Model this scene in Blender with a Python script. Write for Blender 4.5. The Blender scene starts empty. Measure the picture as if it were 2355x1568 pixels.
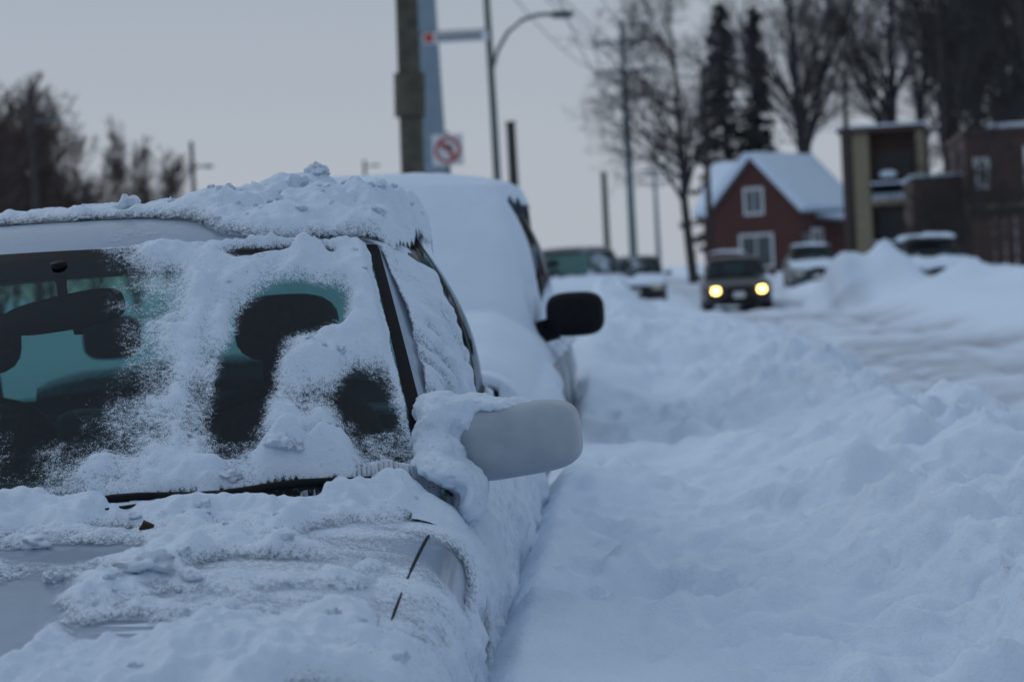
import bpy, bmesh, math, random
import numpy as np
from mathutils import Vector, Matrix, Euler, noise as mnoise
from mathutils.bvhtree import BVHTree
random.seed(3)
sc=bpy.context.scene
sc.view_settings.view_transform='Standard'; sc.view_settings.look='None'; sc.view_settings.exposure=0
# ---------------------------------------------------------------- noise
_R=[np.random.RandomState(s).rand(256,256) for s in range(12)]
def vn(x,y,s=0):
    R=_R[s%12]; xf=np.floor(x); yf=np.floor(y)
    xi=xf.astype(int); yi=yf.astype(int); fx=x-xf; fy=y-yf
    fx=fx*fx*fx*(fx*(fx*6-15)+10); fy=fy*fy*fy*(fy*(fy*6-15)+10)
    a=R[xi&255,yi&255]; b=R[(xi+1)&255,yi&255]; c=R[xi&255,(yi+1)&255]; d=R[(xi+1)&255,(yi+1)&255]
    return (a*(1-fx)+b*fx)*(1-fy)+(c*(1-fx)+d*fx)*fy
def fbm(x,y,o=4,s=0,g=.5):
    t=0;a=1;n=0
    for i in range(o):
        c,sn=math.cos(.6*i+.3),math.sin(.6*i+.3)
        t=t+a*vn((x*c-y*sn)*2**i+13.7*i,(x*sn+y*c)*2**i+7.1*i,s+i); n+=a; a*=g
    return t/n
def billow(x,y,o=3,s=0):
    t=0;a=1;n=0
    for i in range(o):
        c,sn=math.cos(.7*i+.5),math.sin(.7*i+.5)
        t=t+a*(1-np.abs(2*vn((x*c-y*sn)*2**i+3.3*i,(x*sn+y*c)*2**i+9.2*i,s+i)-1)); n+=a; a*=.5
    return t/n
def sst(a,b,x):
    t=np.clip((x-a)/(b-a),0,1); return t*t*(3-2*t)
def blur(a,n):
    for _ in range(n):
        p=np.pad(a,1,mode='edge'); a=(p[:-2,1:-1]+p[2:,1:-1]+p[1:-1,:-2]+p[1:-1,2:]+2*p[1:-1,1:-1])/6
    return a
# ---------------------------------------------------------------- materials
def newmat(n):
    m=bpy.data.materials.new(n); m.use_nodes=True; nt=m.node_tree; return m,nt,nt.nodes['Principled BSDF']
def simple(n,col,rough=.6,metal=0,var=.12,scale=8,bump=0,spec=.5,coat=0):
    m,nt,b=newmat(n); tc=nt.nodes.new('ShaderNodeTexCoord'); no=nt.nodes.new('ShaderNodeTexNoise')
    no.inputs['Scale'].default_value=scale; no.inputs['Detail'].default_value=5
    nt.links.new(tc.outputs['Object'],no.inputs['Vector'])
    r=nt.nodes.new('ShaderNodeValToRGB'); r.color_ramp.elements[0].position=.3; r.color_ramp.elements[1].position=.7
    r.color_ramp.elements[0].color=[c*(1-var) for c in col]+[1]; r.color_ramp.elements[1].color=[min(1,c*(1+var)) for c in col]+[1]
    nt.links.new(no.outputs['Fac'],r.inputs['Fac']); nt.links.new(r.outputs['Color'],b.inputs['Base Color'])
    b.inputs['Roughness'].default_value=rough; b.inputs['Metallic'].default_value=metal; b.inputs['Specular IOR Level'].default_value=spec
    b.inputs['Coat Weight'].default_value=coat
    if bump:
        bp=nt.nodes.new('ShaderNodeBump'); bp.inputs['Strength'].default_value=bump; bp.inputs['Distance'].default_value=.02
        nt.links.new(no.outputs['Fac'],bp.inputs['Height']); nt.links.new(bp.outputs['Normal'],b.inputs['Normal'])
    return m
SNOW=(.70,.81,.93)
def snowmat(n,alpha=False,scale=1.0,dirt=False,bs=.5):
    m,nt,b=newmat(n); L=nt.links
    tc=nt.nodes.new('ShaderNodeTexCoord')
    def noise(s,d=4,r=.55):
        x=nt.nodes.new('ShaderNodeTexNoise'); x.inputs['Scale'].default_value=s; x.inputs['Detail'].default_value=d; x.inputs['Roughness'].default_value=r
        L.new(tc.outputs['Object'],x.inputs['Vector']); return x
    n1=noise(3*scale,5); n2=noise(28*scale,6,.65); n3=noise(190*scale,4,.75)
    r=nt.nodes.new('ShaderNodeValToRGB'); r.color_ramp.elements[0].position=.3; r.color_ramp.elements[1].position=.7
    r.color_ramp.elements[0].color=(SNOW[0]*.94,SNOW[1]*.95,SNOW[2]*.98,1); r.color_ramp.elements[1].color=(*SNOW,1)
    L.new(n1.outputs['Fac'],r.inputs['Fac']); col=r.outputs['Color']
    if dirt:
        at=nt.nodes.new('ShaderNodeAttribute'); at.attribute_name='dirt'
        mx=nt.nodes.new('ShaderNodeMix'); mx.data_type='RGBA'; L.new(at.outputs['Fac'],mx.inputs[0]); L.new(col,mx.inputs[6]); mx.inputs[7].default_value=(.34,.38,.44,1)
        col=mx.outputs[2]
    L.new(col,b.inputs['Base Color']); b.inputs['Roughness'].default_value=.75; b.inputs['Specular IOR Level'].default_value=.25
    ad=nt.nodes.new('ShaderNodeMath'); ad.operation='MULTIPLY_ADD'; L.new(n3.outputs['Fac'],ad.inputs[0]); ad.inputs[1].default_value=.36; L.new(n2.outputs['Fac'],ad.inputs[2])
    bp=nt.nodes.new('ShaderNodeBump'); bp.inputs['Strength'].default_value=bs; bp.inputs['Distance'].default_value=.014/scale
    L.new(ad.outputs[0],bp.inputs['Height']); L.new(bp.outputs['Normal'],b.inputs['Normal'])
    if alpha:
        at=nt.nodes.new('ShaderNodeAttribute'); at.attribute_name='cov'
        n4=noise(420,2,.6); n5=noise(95,5,.7)
        a1=nt.nodes.new('ShaderNodeMath'); a1.operation='MULTIPLY_ADD'; L.new(n4.outputs['Fac'],a1.inputs[0]); a1.inputs[1].default_value=1.8; L.new(at.outputs['Fac'],a1.inputs[2])
        a2=nt.nodes.new('ShaderNodeMath'); a2.operation='MULTIPLY_ADD'; L.new(n5.outputs['Fac'],a2.inputs[0]); a2.inputs[1].default_value=1.5; L.new(a1.outputs[0],a2.inputs[2])
        mr=nt.nodes.new('ShaderNodeMapRange'); mr.inputs['From Min'].default_value=1.78; mr.inputs['From Max'].default_value=2.42
        L.new(a2.outputs[0],mr.inputs['Value']); L.new(mr.outputs[0],b.inputs['Alpha'])
    return m
M_snow=snowmat('snow',bs=.8); M_snowA=snowmat('snow_crust',alpha=True,bs=.8); M_gsnow=snowmat('snow_ground',scale=.55,dirt=True,bs=.6)
M_farsnow=snowmat('snow_roof',scale=.3)
def glassmat(n,tint,refl=.07):
    m=bpy.data.materials.new(n); m.use_nodes=True; nt=m.node_tree; nt.nodes.clear(); L=nt.links
    o=nt.nodes.new('ShaderNodeOutputMaterial'); t=nt.nodes.new('ShaderNodeBsdfTransparent'); g=nt.nodes.new('ShaderNodeBsdfGlossy'); mx=nt.nodes.new('ShaderNodeMixShader')
    t.inputs['Color'].default_value=(*tint,1); g.inputs['Roughness'].default_value=.03; g.inputs['Color'].default_value=(.9,.95,1,1)
    lw=nt.nodes.new('ShaderNodeLayerWeight'); lw.inputs['Blend'].default_value=.25
    a=nt.nodes.new('ShaderNodeMath'); a.operation='MULTIPLY_ADD'; L.new(lw.outputs['Fresnel'],a.inputs[0]); a.inputs[1].default_value=.45; a.inputs[2].default_value=refl*.2
    L.new(a.outputs[0],mx.inputs[0]); L.new(t.outputs[0],mx.inputs[1]); L.new(g.outputs[0],mx.inputs[2]); L.new(mx.outputs[0],o.inputs[0]); return m
M_glass=glassmat('tinted_glass',(.43,.68,.66)); M_band=glassmat('sunband_glass',(.13,.34,.36)); M_dglass=glassmat('dark_glass',(.16,.26,.27)); M_mglass=glassmat('green_glass',(.3,.5,.5))
M_silver=simple('silver_paint',(.24,.32,.42),.36,.4,.05,30,coat=.3)
M_mir=simple('mirror_paint',(.30,.35,.405),.4,.15,.10,18)
M_black=simple('black_trim',(.008,.009,.011),.6,0,.2,40,spec=.12)
M_bpaint=simple('black_paint',(.012,.013,.016),.25,.2,.1,10)
M_gpaint=simple('grey_paint',(.08,.10,.11),.35,.4,.1,10)
M_dpaint=simple('dark_paint',(.02,.022,.03),.3,.3,.1,10)
M_int=simple('interior_fabric',(.022,.028,.032),.9,0,.3,60)
M_int2=simple('rear_fabric',(.07,.09,.10),.9,0,.3,60)
M_rub=simple('rubber',(.015,.015,.015),.85)
M_rim=simple('rim_metal',(.4,.4,.42),.35,.8)
M_lens=simple('headlamp_lens',(.5,.5,.40),.2)
M_ylens=simple('aged_headlamp_lens',(.44,.46,.36),.35,0,.15,40)
M_tail=simple('tail_lamp',(.35,.01,.01),.3)
M_plate=simple('plate',(.6,.6,.62),.5)
M_leaf=simple('dead_leaf',(.03,.018,.012),.8)
def emis(n,col,s):
    m,nt,b=newmat(n); b.inputs['Emission Color'].default_value=(*col,1); b.inputs['Emission Strength'].default_value=s; b.inputs['Base Color'].default_value=(*col,1); return m
M_beam=emis('lit_headlamp',(1,.70,.18),8)
M_wood=simple('weathered_wood',(.070,.066,.05),.9,0,.35,6,.4)
M_steel=simple('galvanised_steel',(.20,.27,.33),.5,.5,.1,3)
M_pyl=simple('pylon_steel',(.13,.21,.25),.6,.3,.1,3)
M_lamp=simple('painted_lamp_post',(.085,.115,.11),.6,.1)
M_white=simple('white_paint',(.62,.64,.66),.6,0,.05)
M_red=simple('sign_red',(.42,.05,.04),.6,0,.05)
M_signb=simple('sign_black',(.02,.02,.02),.6)
M_grey=simple('sign_grey',(.16,.17,.19),.6)
M_bark=simple('bark',(.040,.037,.037),.95,0,.3,5)
M_bark2=simple('brown_twigs',(.095,.068,.062),.95,0,.25,5)
M_needle=simple('needles',(.014,.022,.02),.9,0,.4,3)
M_tan=simple('tan_stucco',(.24,.21,.14),.9,0,.1,4)
M_dk=simple('dark_opening',(.018,.02,.024),.4)
M_door=simple('grey_door',(.12,.14,.15),.6)
M_fence=simple('brown_boards',(.055,.035,.028),.9,0,.3,5)
M_win=simple('window_pane',(.05,.07,.08),.12,0,.3,2)
def brickmat(n,c1,c2,mo,sc_=4):
    m,nt,b=newmat(n); tc=nt.nodes.new('ShaderNodeTexCoord'); mp=nt.nodes.new('ShaderNodeMapping'); mp.inputs['Rotation'].default_value=(math.radians(90),0,0)
    br=nt.nodes.new('ShaderNodeTexBrick'); br.inputs['Scale'].default_value=sc_; br.inputs['Color1'].default_value=(*c1,1); br.inputs['Color2'].default_value=(*c2,1); br.inputs['Mortar'].default_value=(*mo,1); br.inputs['Mortar Size'].default_value=.015
    nt.links.new(tc.outputs['Object'],mp.inputs[0]); nt.links.new(mp.outputs[0],br.inputs[0]); nt.links.new(br.outputs[0],b.inputs['Base Color']); b.inputs['Roughness'].default_value=.9; return m
M_brick=brickmat('red_brick',(.10,.038,.03),(.075,.028,.025),(.10,.06,.055)); M_brick2=brickmat('brown_brick',(.085,.050,.04),(.065,.04,.034),(.09,.06,.055))
# ---------------------------------------------------------------- mesh helpers
def empty(name,loc=(0,0,0),rz=0):
    e=bpy.data.objects.new(name,None); e.location=loc; e.rotation_euler=(0,0,rz); e.empty_display_size=.3; sc.collection.objects.link(e); return e
def mesh(name,V,F,mats,mi=None,parent=None,smooth=True,loc=None,rot=None):
    me=bpy.data.meshes.new(name); me.from_pydata([tuple(v) for v in V],[],F)
    for m in (mats if isinstance(mats,(list,tuple)) else [mats]): me.materials.append(m)
    if mi is not None: me.polygons.foreach_set('material_index',mi)
    if smooth: me.polygons.foreach_set('use_smooth',[True]*len(F))
    me.update(); o=bpy.data.objects.new(name,me); sc.collection.objects.link(o)
    if parent: o.parent=parent
    if loc: o.location=loc
    if rot: o.rotation_euler=rot
    return o
def gridmesh(name,co,keep,mat,parent=None,attrs={}):
    n,m=co.shape[:2]; idx=np.arange(n*m).reshape(n,m)
    q=np.stack([idx[:-1,:-1],idx[1:,:-1],idx[1:,1:],idx[:-1,1:]],-1).reshape(-1,4)
    if keep is not None: q=q[keep.reshape(-1)]
    used,inv=np.unique(q,return_inverse=True); q=inv.reshape(-1,4)
    v=co.reshape(-1,3)[used]
    me=bpy.data.meshes.new(name); me.vertices.add(len(v)); me.vertices.foreach_set('co',v.astype(np.float32).ravel())
    me.loops.add(q.size); me.loops.foreach_set('vertex_index',q.astype(np.int32).ravel())
    me.polygons.add(len(q)); me.polygons.foreach_set('loop_start',np.arange(0,q.size,4,dtype=np.int32)); 
    me.update(calc_edges=True); me.polygons.foreach_set('use_smooth',np.ones(len(q),bool))
    me.materials.append(mat)
    for k,a in attrs.items():
        at=me.attributes.new(k,'FLOAT','POINT'); at.data.foreach_set('value',a.reshape(-1)[used].astype(np.float32))
    o=bpy.data.objects.new(name,me); sc.collection.objects.link(o)
    if parent: o.parent=parent
    return o
def box(name,parent,c,s,mat,rz=0,rx=0,ry=0,bev=0):
    V=[((i&1)-.5,((i>>1)&1)-.5,((i>>2)&1)-.5) for i in range(8)]
    V=[(a*s[0],b*s[1],d*s[2]) for a,b,d in V]
    F=[(0,2,3,1),(4,5,7,6),(0,1,5,4),(2,6,7,3),(0,4,6,2),(1,3,7,5)]
    o=mesh(name,V,F,mat,parent=parent,smooth=False,loc=c,rot=(rx,ry,rz))
    if bev:
        b=o.modifiers.new('b','BEVEL'); b.width=bev; b.segments=2
    return o
def tube(name,parent,pts,rad,mat,sides=10,cap=True):
    V=[];F=[]; n=len(pts)
    P=[Vector(p) for p in pts]
    if not isinstance(rad,(list,tuple)): rad=[rad]*n
    for i,p in enumerate(P):
        d=(P[min(i+1,n-1)]-P[max(i-1,0)]).normalized(); a=Vector((1,0,0)) if abs(d.x)<.8 else Vector((0,1,0))
        u=d.cross(a).normalized(); w=d.cross(u)
        for k in range(sides):
            t=2*math.pi*k/sides; V.append(p+(u*math.cos(t)+w*math.sin(t))*rad[i])
    for i in range(n-1):
        for k in range(sides):
            a=i*sides+k;b=i*sides+(k+1)%sides; F.append((a,b,b+sides,a+sides))
    if cap: F.append(tuple(range(sides))); F.append(tuple(range((n-1)*sides,n*sides)))
    return mesh(name,V,F,mat,parent=parent)
def superell_geo(size,n=3.,taper=None,res=28):
    V=[];F=[]; R=res; C=res*2
    for i in range(R+1):
        th=math.pi*i/R
        for j in range(C):
            ph=2*math.pi*j/C; d=(math.sin(th)*math.cos(ph),math.sin(th)*math.sin(ph),math.cos(th))
            k=(sum(abs(c)**n for c in d))**(-1/n); x,y,z=[c*k for c in d]
            if taper: z*=1+taper*x
            V.append(Vector((x*size[0],y*size[1],z*size[2])))
    for i in range(R):
        for j in range(C): F.append((i*C+j,(i+1)*C+j,(i+1)*C+(j+1)%C,i*C+(j+1)%C))
    return V,F
def superell(name,parent,loc,size,mat,n=3.,rot=(0,0,0),taper=None,res=28):
    V,F=superell_geo(size,n,taper,res)
    return mesh(name,V,F,mat,parent=parent,loc=loc,rot=rot)
def snow_heap(name,parent,blobs,voxel=.006,smooth=22,amp=.010,freq=22):
    V=[];F=[]
    for loc,size,rot in blobs:
        v,f=superell_geo(size,2.2,None,16)
        m=Matrix.Translation(loc)@Euler(rot).to_matrix().to_4x4(); b=len(V); V+=[m@p for p in v]; F+=[tuple(b+i for i in q) for q in f]
    o=mesh(name,V,F,M_snow,parent=parent)
    r=o.modifiers.new('r','REMESH'); r.mode='VOXEL'; r.voxel_size=voxel; r.use_smooth_shade=True
    s=o.modifiers.new('s','SMOOTH'); s.iterations=smooth; s.factor=.5
    bpy.context.view_layer.update(); dg=bpy.context.evaluated_depsgraph_get(); me=bpy.data.meshes.new_from_object(o.evaluated_get(dg)); o.modifiers.clear(); o.data=me
    for v in me.vertices:
        q=mnoise.fractal(v.co*freq,.7,2.1,6); v.co=v.co+v.normal*amp*q
    me.materials.clear(); me.materials.append(M_snow); me.polygons.foreach_set('use_smooth',[True]*len(me.polygons)); me.update(); return o
# ---------------------------------------------------------------- vehicles
SX=[0,.35,.62,.86,.945,.98,1,1,.985,.94,.6,0]
SF=[1,.997,.985,.955,.91,.82,.62,.42,.2,.06,0,0]
def body(root,st,w,paint,zb=.2,cabin=(1.08,3.7)):
    V=[];F=[];MI=[]; N=22
    for (y,zt,wf,dip) in st:
        pts=[]
        for i in range(12):
            z=zb+(zt-zb)*SF[i]
            if dip and i<3: z-=dip
            pts.append((SX[i]*w*wf,y,z))
        ring=pts+[(-p[0],p[1],p[2]) for p in pts[10:0:-1]]
        V+=ring
    for a in range(len(st)-1):
        for k in range(N):
            F.append((a*N+k,a*N+(k+1)%N,(a+1)*N+(k+1)%N,(a+1)*N+k))
            i=k if k<11 else 21-k
            ym=(st[a][0]+st[a+1][0])/2
            MI.append(1 if (i<3 and cabin[0]<ym<cabin[1]) or i>=9 else 0)
    F.append(tuple(range(N-1,-1,-1))); MI.append(0); b=(len(st)-1)*N; F.append(tuple(range(b,b+N))); MI.append(0)
    o=mesh('body',V,F,[paint,M_black],MI,root); s=o.modifiers.new('s','SUBSURF'); s.levels=2; s.render_levels=2; return o
def greenhouse(root,G,paint,glass=None,band=None):
    glass=glass or M_dglass; band=band or M_dglass
    nF,nS,nR,nH=60,56,24,22
    def lp(a,b,t): return a+(b-a)*t
    def fr(u,b):
        x=u*lp(G['wfb'],G['wft'],b); y=lp(G['yfb']+G['cfb']*u*u,G['yft']+G['cft']*u*u,b)-.05*b*(1-b); z=lp(G['zfb'],G['zft']-.02*u*u,b)+.06*b*(1-b)
        return (x,y,z)
    def re(u,b):
        x=u*lp(G['wrb'],G['wrt'],b); y=lp(G['yrb']-.12*u*u,G['yrt']-.08*u*u,b)+.05*b*(1-b); z=lp(G['zrb'],G['zrt']-.02*u*u,b)+.08*b*(1-b); return (x,y,z)
    def si(v,b):
        A=Vector(fr(1,b)); B=Vector(re(1,b)); p=A.lerp(B,v); s=math.sin(math.pi*v); p.x+=lp(.03,.035,b)*s+.045*math.sin(math.pi*b)*min(1,4*s); p.z+=lp(.01,.05,b)*s; return tuple(p)
    rows=[]
    us=[-1+2*i/nF for i in range(nF)]; vs=[i/nS for i in range(nS)]; rs=[1-2*i/nR for i in range(nR)]
    for h in range(nH+1):
        b=h/nH; row=[fr(u,b) for u in us]+[si(v,b) for v in vs]+[re(u,b) for u in rs]
        for v in vs:
            p=si(1-v,b); row.append((-p[0],p[1],p[2]))
        rows.append(row)
    N=len(rows[0]); V=[p for r in rows for p in r]; F=[];MI=[]
    for h in range(nH):
        b=(h+.5)/nH
        for k in range(N):
            F.append((h*N+k,h*N+(k+1)%N,(h+1)*N+(k+1)%N,(h+1)*N+k))
            if k<nF:
                u=abs(us[k]+1/nF); m=1 if (u>.955 or b<.05 or b>.96) else (3 if b>.86 else 2)
            elif k<nF+nS or k>=nF+nS+nR:
                v=(k-nF+.5)/nS if k<nF+nS else 1-(k-nF-nS-nR+.5)/nS
                if v<.035: m=0
                elif v<.06 or .45<v<.5 or b>.93: m=1
                elif v>.86 or b<.06: m=0
                elif b<.12 : m=1
                else: m=2
            else:
                u=abs(rs[k-nF-nS]-1/nR); m=2 if (u<.88 and .08<b<.93) else 0
            MI.append(m)
    last=rows[-1]; yc=(G['yft']+G['yrt'])/2; base=nH*N
    fs=[.015,.04,.08,.14,.2,.28,.4,.55,.7,.85]
    for f in fs:
        sm=1-(1-f)**3.6
        for p in last: V.append((p[0]*(1-f),yc+(p[1]-yc)*(1-f),lp(p[2],G['zc'],sm)))
    for a in range(len(fs)):
        for k in range(N):
            F.append((base+a*N+k,base+a*N+(k+1)%N,base+(a+1)*N+(k+1)%N,base+(a+1)*N+k)); MI.append(0)
    V.append((0,yc,G['zc'])); c=len(V)-1; b=base+len(fs)*N
    for k in range(N): F.append((b+k,b+(k+1)%N,c)); MI.append(0)
    return mesh('greenhouse',V,F,[paint,M_black,glass,band],MI,root)
def wheels(root,w,ys,r=.32):
    for j,y in enumerate(ys):
        for s in (-1,1):
            tube(f'wheel_{j}_{"l" if s<0 else "r"}',root,[(s*(w-.2),y,r),(s*(w-.03),y,r),(s*(w+.012),y,r)],[r,r,r*.93],M_rub,28)
            tube(f'rim_{j}_{"l" if s<0 else "r"}',root,[(s*(w-.1),y,r),(s*(w+.02),y,r)],[r*.62,r*.6],M_rim,20)
            tube(f'arch_{j}_{"l" if s<0 else "r"}',root,[(s*(w-.25),y,r+.02),(s*(w+.004),y,r+.02)],[r*1.18]*2,M_black,28)
def front(root,w,zh,lens,y=.05,lx=.62,dx=.17,grille=True):
    for s in (-1,1):
        superell('headlamp_'+('l' if s<0 else 'r'),root,(s*w*lx/.9,y+.05-(.06 if lens is M_beam else 0),zh),(dx,.09,.085),lens,4,(0,0,-s*.25),res=12)
    if grille: superell('grille',root,(0,y+.0,zh-.01),(.36,.06,.07),M_black,5,res=12)
    superell('lower_intake',root,(0,y-.02,.36),(.5,.06,.06),M_black,5,res=12)
    box('licence_plate',root,(0,y-.09,.48),(.3,.012,.15),M_plate)
SEDAN=[(0,.5,.72,0),(.02,.60,.80,0),(.08,.685,.88,0),(.2,.755,.95,0),(.4,.825,.985,0),(.75,.885,1,0),(1.0,.915,1,0),(1.08,.92,1,0),(1.2,.925,1,.02),(1.38,.93,1,.15),(1.8,.94,1,.16),(2.4,.945,1,.16),(3.0,.955,1,.16),(3.5,.96,1,.14),(3.75,.965,.995,0),(4.1,.96,.98,0),(4.35,.92,.95,0),(4.47,.8,.9,0),(4.5,.6,.84,0)]
GS=dict(wfb=.82,wft=.66,cfb=.28,cft=.13,yfb=1.1,yft=1.82,zfb=.925,zft=1.425,yrb=3.8,yrt=3.15,zrb=.97,zrt=1.41,wrb=.76,wrt=.62,zc=1.505)
VAN=[(0,.6,.75,0),(.03,.74,.84,0),(.12,.84,.92,0),(.3,.93,.97,0),(.6,1.0,1,0),(.9,1.05,1,0),(1.0,1.06,1,.0),(1.25,1.07,1,.14),(2,1.08,1,.16),(3,1.08,1,.16),(4,1.08,1,.16),(4.5,1.08,.98,.1),(4.7,1.05,.96,0),(4.78,.9,.93,0),(4.8,.6,.9,0)]
GV=dict(wfb=.82,wft=.68,cfb=.28,cft=.13,yfb=.95,yft=1.75,zfb=1.06,zft=1.62,yrb=4.7,yrt=4.4,zrb=1.1,zrt=1.6,wrb=.8,wrt=.68,zc=1.70)
def seats(root,z0,ytop,xs=(-.385,.385),y=2.3):
    for i,x in enumerate(xs):
        superell(f'seat_back_{i}',root,(x,y,z0-.25),(.24,.08,.30),M_int,3,(-.15,0,0),res=18)
        superell(f'headrest_{i}',root,(x,y+.06,z0+.175),(.125,.05,.08),M_int,3,(-.1,0,0),res=14)
        for s in (-.05,.05): tube(f'headrest_post_{i}_{s}',root,[(x+s,y+.04,z0-.02),(x+s,y+.06,z0+.15)],.012,M_black,6)
def bvh_of(objs):
    dg=bpy.context.evaluated_depsgraph_get(); V=[];F=[]
    for o in objs:
        e=o.evaluated_get(dg); me=e.to_mesh(); b=len(V); mw=o.matrix_basis
        V+=[mw@v.co for v in me.vertices]; F+=[tuple(b+i for i in p.vertices) for p in me.polygons]; e.to_mesh_clear()
    return BVHTree.FromPolygons(V,F)
def hmap(bv,xs,ys,zlow):
    H=np.full((len(xs),len(ys)),np.nan); d=Vector((0,0,-1))
    for i,x in enumerate(xs):
        for j,y in enumerate(ys):
            h=bv.ray_cast(Vector((x,y,3)),d)
            if h[0] is not None and h[0].z>zlow: H[i,j]=h[0].z
    return H
def smap(bv,ys,zs,xlow=.3):
    H=np.full((len(ys),len(zs)),np.nan); d=Vector((-1,0,0))
    for i,y in enumerate(ys):
        for j,z in enumerate(zs):
            h=bv.ray_cast(Vector((2,y,z)),d)
            if h[0] is not None and h[0].x>xlow: H[i,j]=h[0].x
    return H
def sheet(name,root,X,Y,Z,cov,thr=-1.2,mat=None):
    c=cov.copy(); bad=np.isnan(Z); c[bad]=-9; Z=np.where(bad,0,Z); co=np.stack([X,Y,Z],-1)
    mx=np.maximum.reduce([c[:-1,:-1],c[1:,:-1],c[:-1,1:],c[1:,1:]]); mn=np.minimum.reduce([c[:-1,:-1],c[1:,:-1],c[:-1,1:],c[1:,1:]])
    keep=(mx>thr)&(mn>-8)
    return gridmesh(name,co,keep,mat or M_snowA,root,{'cov':c})
def chunk_mesh(name,root,items,mat):
    V=[];F=[]
    for (x,y,z,r,sx,sy,sz) in items:
        bm=bmesh.new(); bmesh.ops.create_icosphere(bm,subdivisions=3,radius=1)
        o1=Vector([random.uniform(0,90) for _ in range(3)]); b=len(V)
        for v in bm.verts:
            c=v.co; k=.85+.65*mnoise.fractal(c*1.1+o1,.5,2.2,5); k=max(.4,k)
            V.append((c.x*k*r*sx+x,c.y*k*r*sy+y,c.z*k*r*sz+z))
        F+=[tuple(b+v.index for v in f.verts) for f in bm.faces]; bm.free()
    return mesh(name,V,F,mat,parent=root)
A3=math.radians(3)
# ---- near silver car
car=empty('parked_car',(-1.0426,2.80,0),-A3)
bd=body(car,SEDAN,.905,M_silver); gh=greenhouse(car,GS,M_silver,M_glass,M_band); wheels(car,.885,(.85,3.55))
front(car,.90,.64,M_lens,.05)
superell('headlamp_lens_r',car,(.775,.23,.685),(.085,.10,.05),M_ylens,3,(.45,.25,-.3),res=18)
seats(car,1.05,1.3)
superell('rear_bench',car,(0,3.15,.80),(.62,.1,.13),M_int,5,res=14)
for i,x in enumerate((-.32,.32)): superell(f'rear_headrest_{i}',car,(x,3.2,.96),(.09,.04,.05),M_int2,3,res=12)
superell('dashboard',car,(0,1.62,.84),(.74,.28,.1),M_int,4,res=14)
tube('steering_wheel',car,[(.385+.18*math.cos(a),1.93+.07*math.sin(a),.92+.17*math.sin(a)) for a in [i*math.pi/14 for i in range(29)]],.014,M_black,8)
superell('interior_mirror',car,(-.005,1.80,1.292),(.132,.025,.038),M_black,3.2,(0,math.radians(-8),.15),taper=.12)
tube('interior_mirror_stem',car,[(.0,1.79,1.3),(.0,1.78,1.35),(.0,1.765,1.40)],[.012,.011,.018],M_black,8)
tube('interior_mirror_tab',car,[(.03,1.785,1.262),(.03,1.785,1.245)],[.014,.01],M_black,8)
# door mirror
superell('door_mirror',car,(.968,1.5,1.0),(.124,.075,.072),M_mir,4.2,(0,math.radians(-5),-.08),taper=-.06,res=48)
superell('door_mirror_glass',car,(.968,1.568,1.0),(.108,.012,.060),M_win,4,(0,math.radians(-5),-.08),res=16)
tube('door_mirror_arm',car,[(.78,1.52,.965),(.88,1.5,.965)],[.05,.045],M_mir,12)
for s in (-1,1):
    pts=[]
    for i in range(13):
        t=(.20+.56*i/12) if s>0 else (-.66+.60*i/12)
        pts.append((t,1.085+.28*(t/.82)**2-.012+.02*(i/12 if s>0 else 1-i/12),.955+.004*math.sin(i)))
    tube('wiper_blade_'+('r' if s>0 else 'l'),car,pts,[.004]+[.008]*11+[.004],M_black,6)
    tube('wiper_arm_'+('r' if s>0 else 'l'),car,[pts[6],(pts[2][0]-.05,1.06,.94)],.006,M_black,6)
bpy.context.view_layer.update()
bvB=bvh_of([bd])
def seamx(y): return .822-.02*(1.14-y)/.8
for s in (-1,1):
    pts=[]
    for i in range(28):
        y=1.14-.74*i/27; x=s*seamx(y); h=bvB.ray_cast(Vector((x,y,2)),Vector((0,0,-1)))
        pts.append((x,y,h[0].z+.0008))
    tube('hood_seam_'+('r' if s>0 else 'l'),car,pts,.003,M_black,6)
bv=bvh_of([bd,gh])
DX,DY=.0045,.0055
xs=np.arange(-.93,.932,DX); ys=np.arange(.0,4.5,DY); H=hmap(bv,xs,ys,.45)
X,Y=np.meshgrid(xs,ys,indexing='ij'); S=Y-1.1; T=X; A=np.abs(T)
sb=.28*(T/.82)**2; stp=.72+.13*(T/.66)**2; b=(S-sb)/(stp-sb); hw=.82-.16*np.clip(b,0,1)
n1=fbm(X*7,Y*7,5,1); n2=fbm(X*22,Y*22,4,3); n3=billow(X*13,Y*13,4,5); n4=fbm(X*3,Y*3,3,7); n5=fbm(X*45,Y*45,3,9)
bq=np.clip(b,0,1)
zone_w=(b>0)&(b<1)&(A<hw+.01)
tbv=np.interp(bq,[0,.1,.3,.45,.6,.75,.85,.93,1],[.10,.13,.16,.20,.25,.28,.255,.13,.10])
cw=np.clip(.50+(T-tbv)/.18,-1.2,1.15)
for tc,bc,rt,rb,k in [(.52,.70,.12,.12,2.0),(.445,.50,.06,.15,1.9),(.43,.28,.06,.17,1.7),(.67,.33,.058,.12,1.8),(.71,.16,.05,.14,1.5),(.735,.05,.07,.08,1.6),(.46,.955,.10,.022,1.3),(.22,.28,.10,.16,.40),(.56,.30,.05,.06,.55),(.35,.45,.02,.3,.45),(.56,.17,.10,.035,.7)]:
    cw-=k*np.exp(-(((T-tc)/rt)**2+((bq-bc)/rb)**2)**1.4)
cw+=.55*sst(.60,.66,T+ .0*bq)*sst(.5,.62,bq)+.45*sst(hw-.11,hw-.07,T)*sst(.22,.3,bq)
cw=np.where(bq<.19,np.maximum(cw,1.05*np.exp(-((bq-.105-.03*np.sin(T*9))/.05)**4)*sst(.12,.2,T)*(1-sst(.62,.70,T))),cw)
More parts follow.
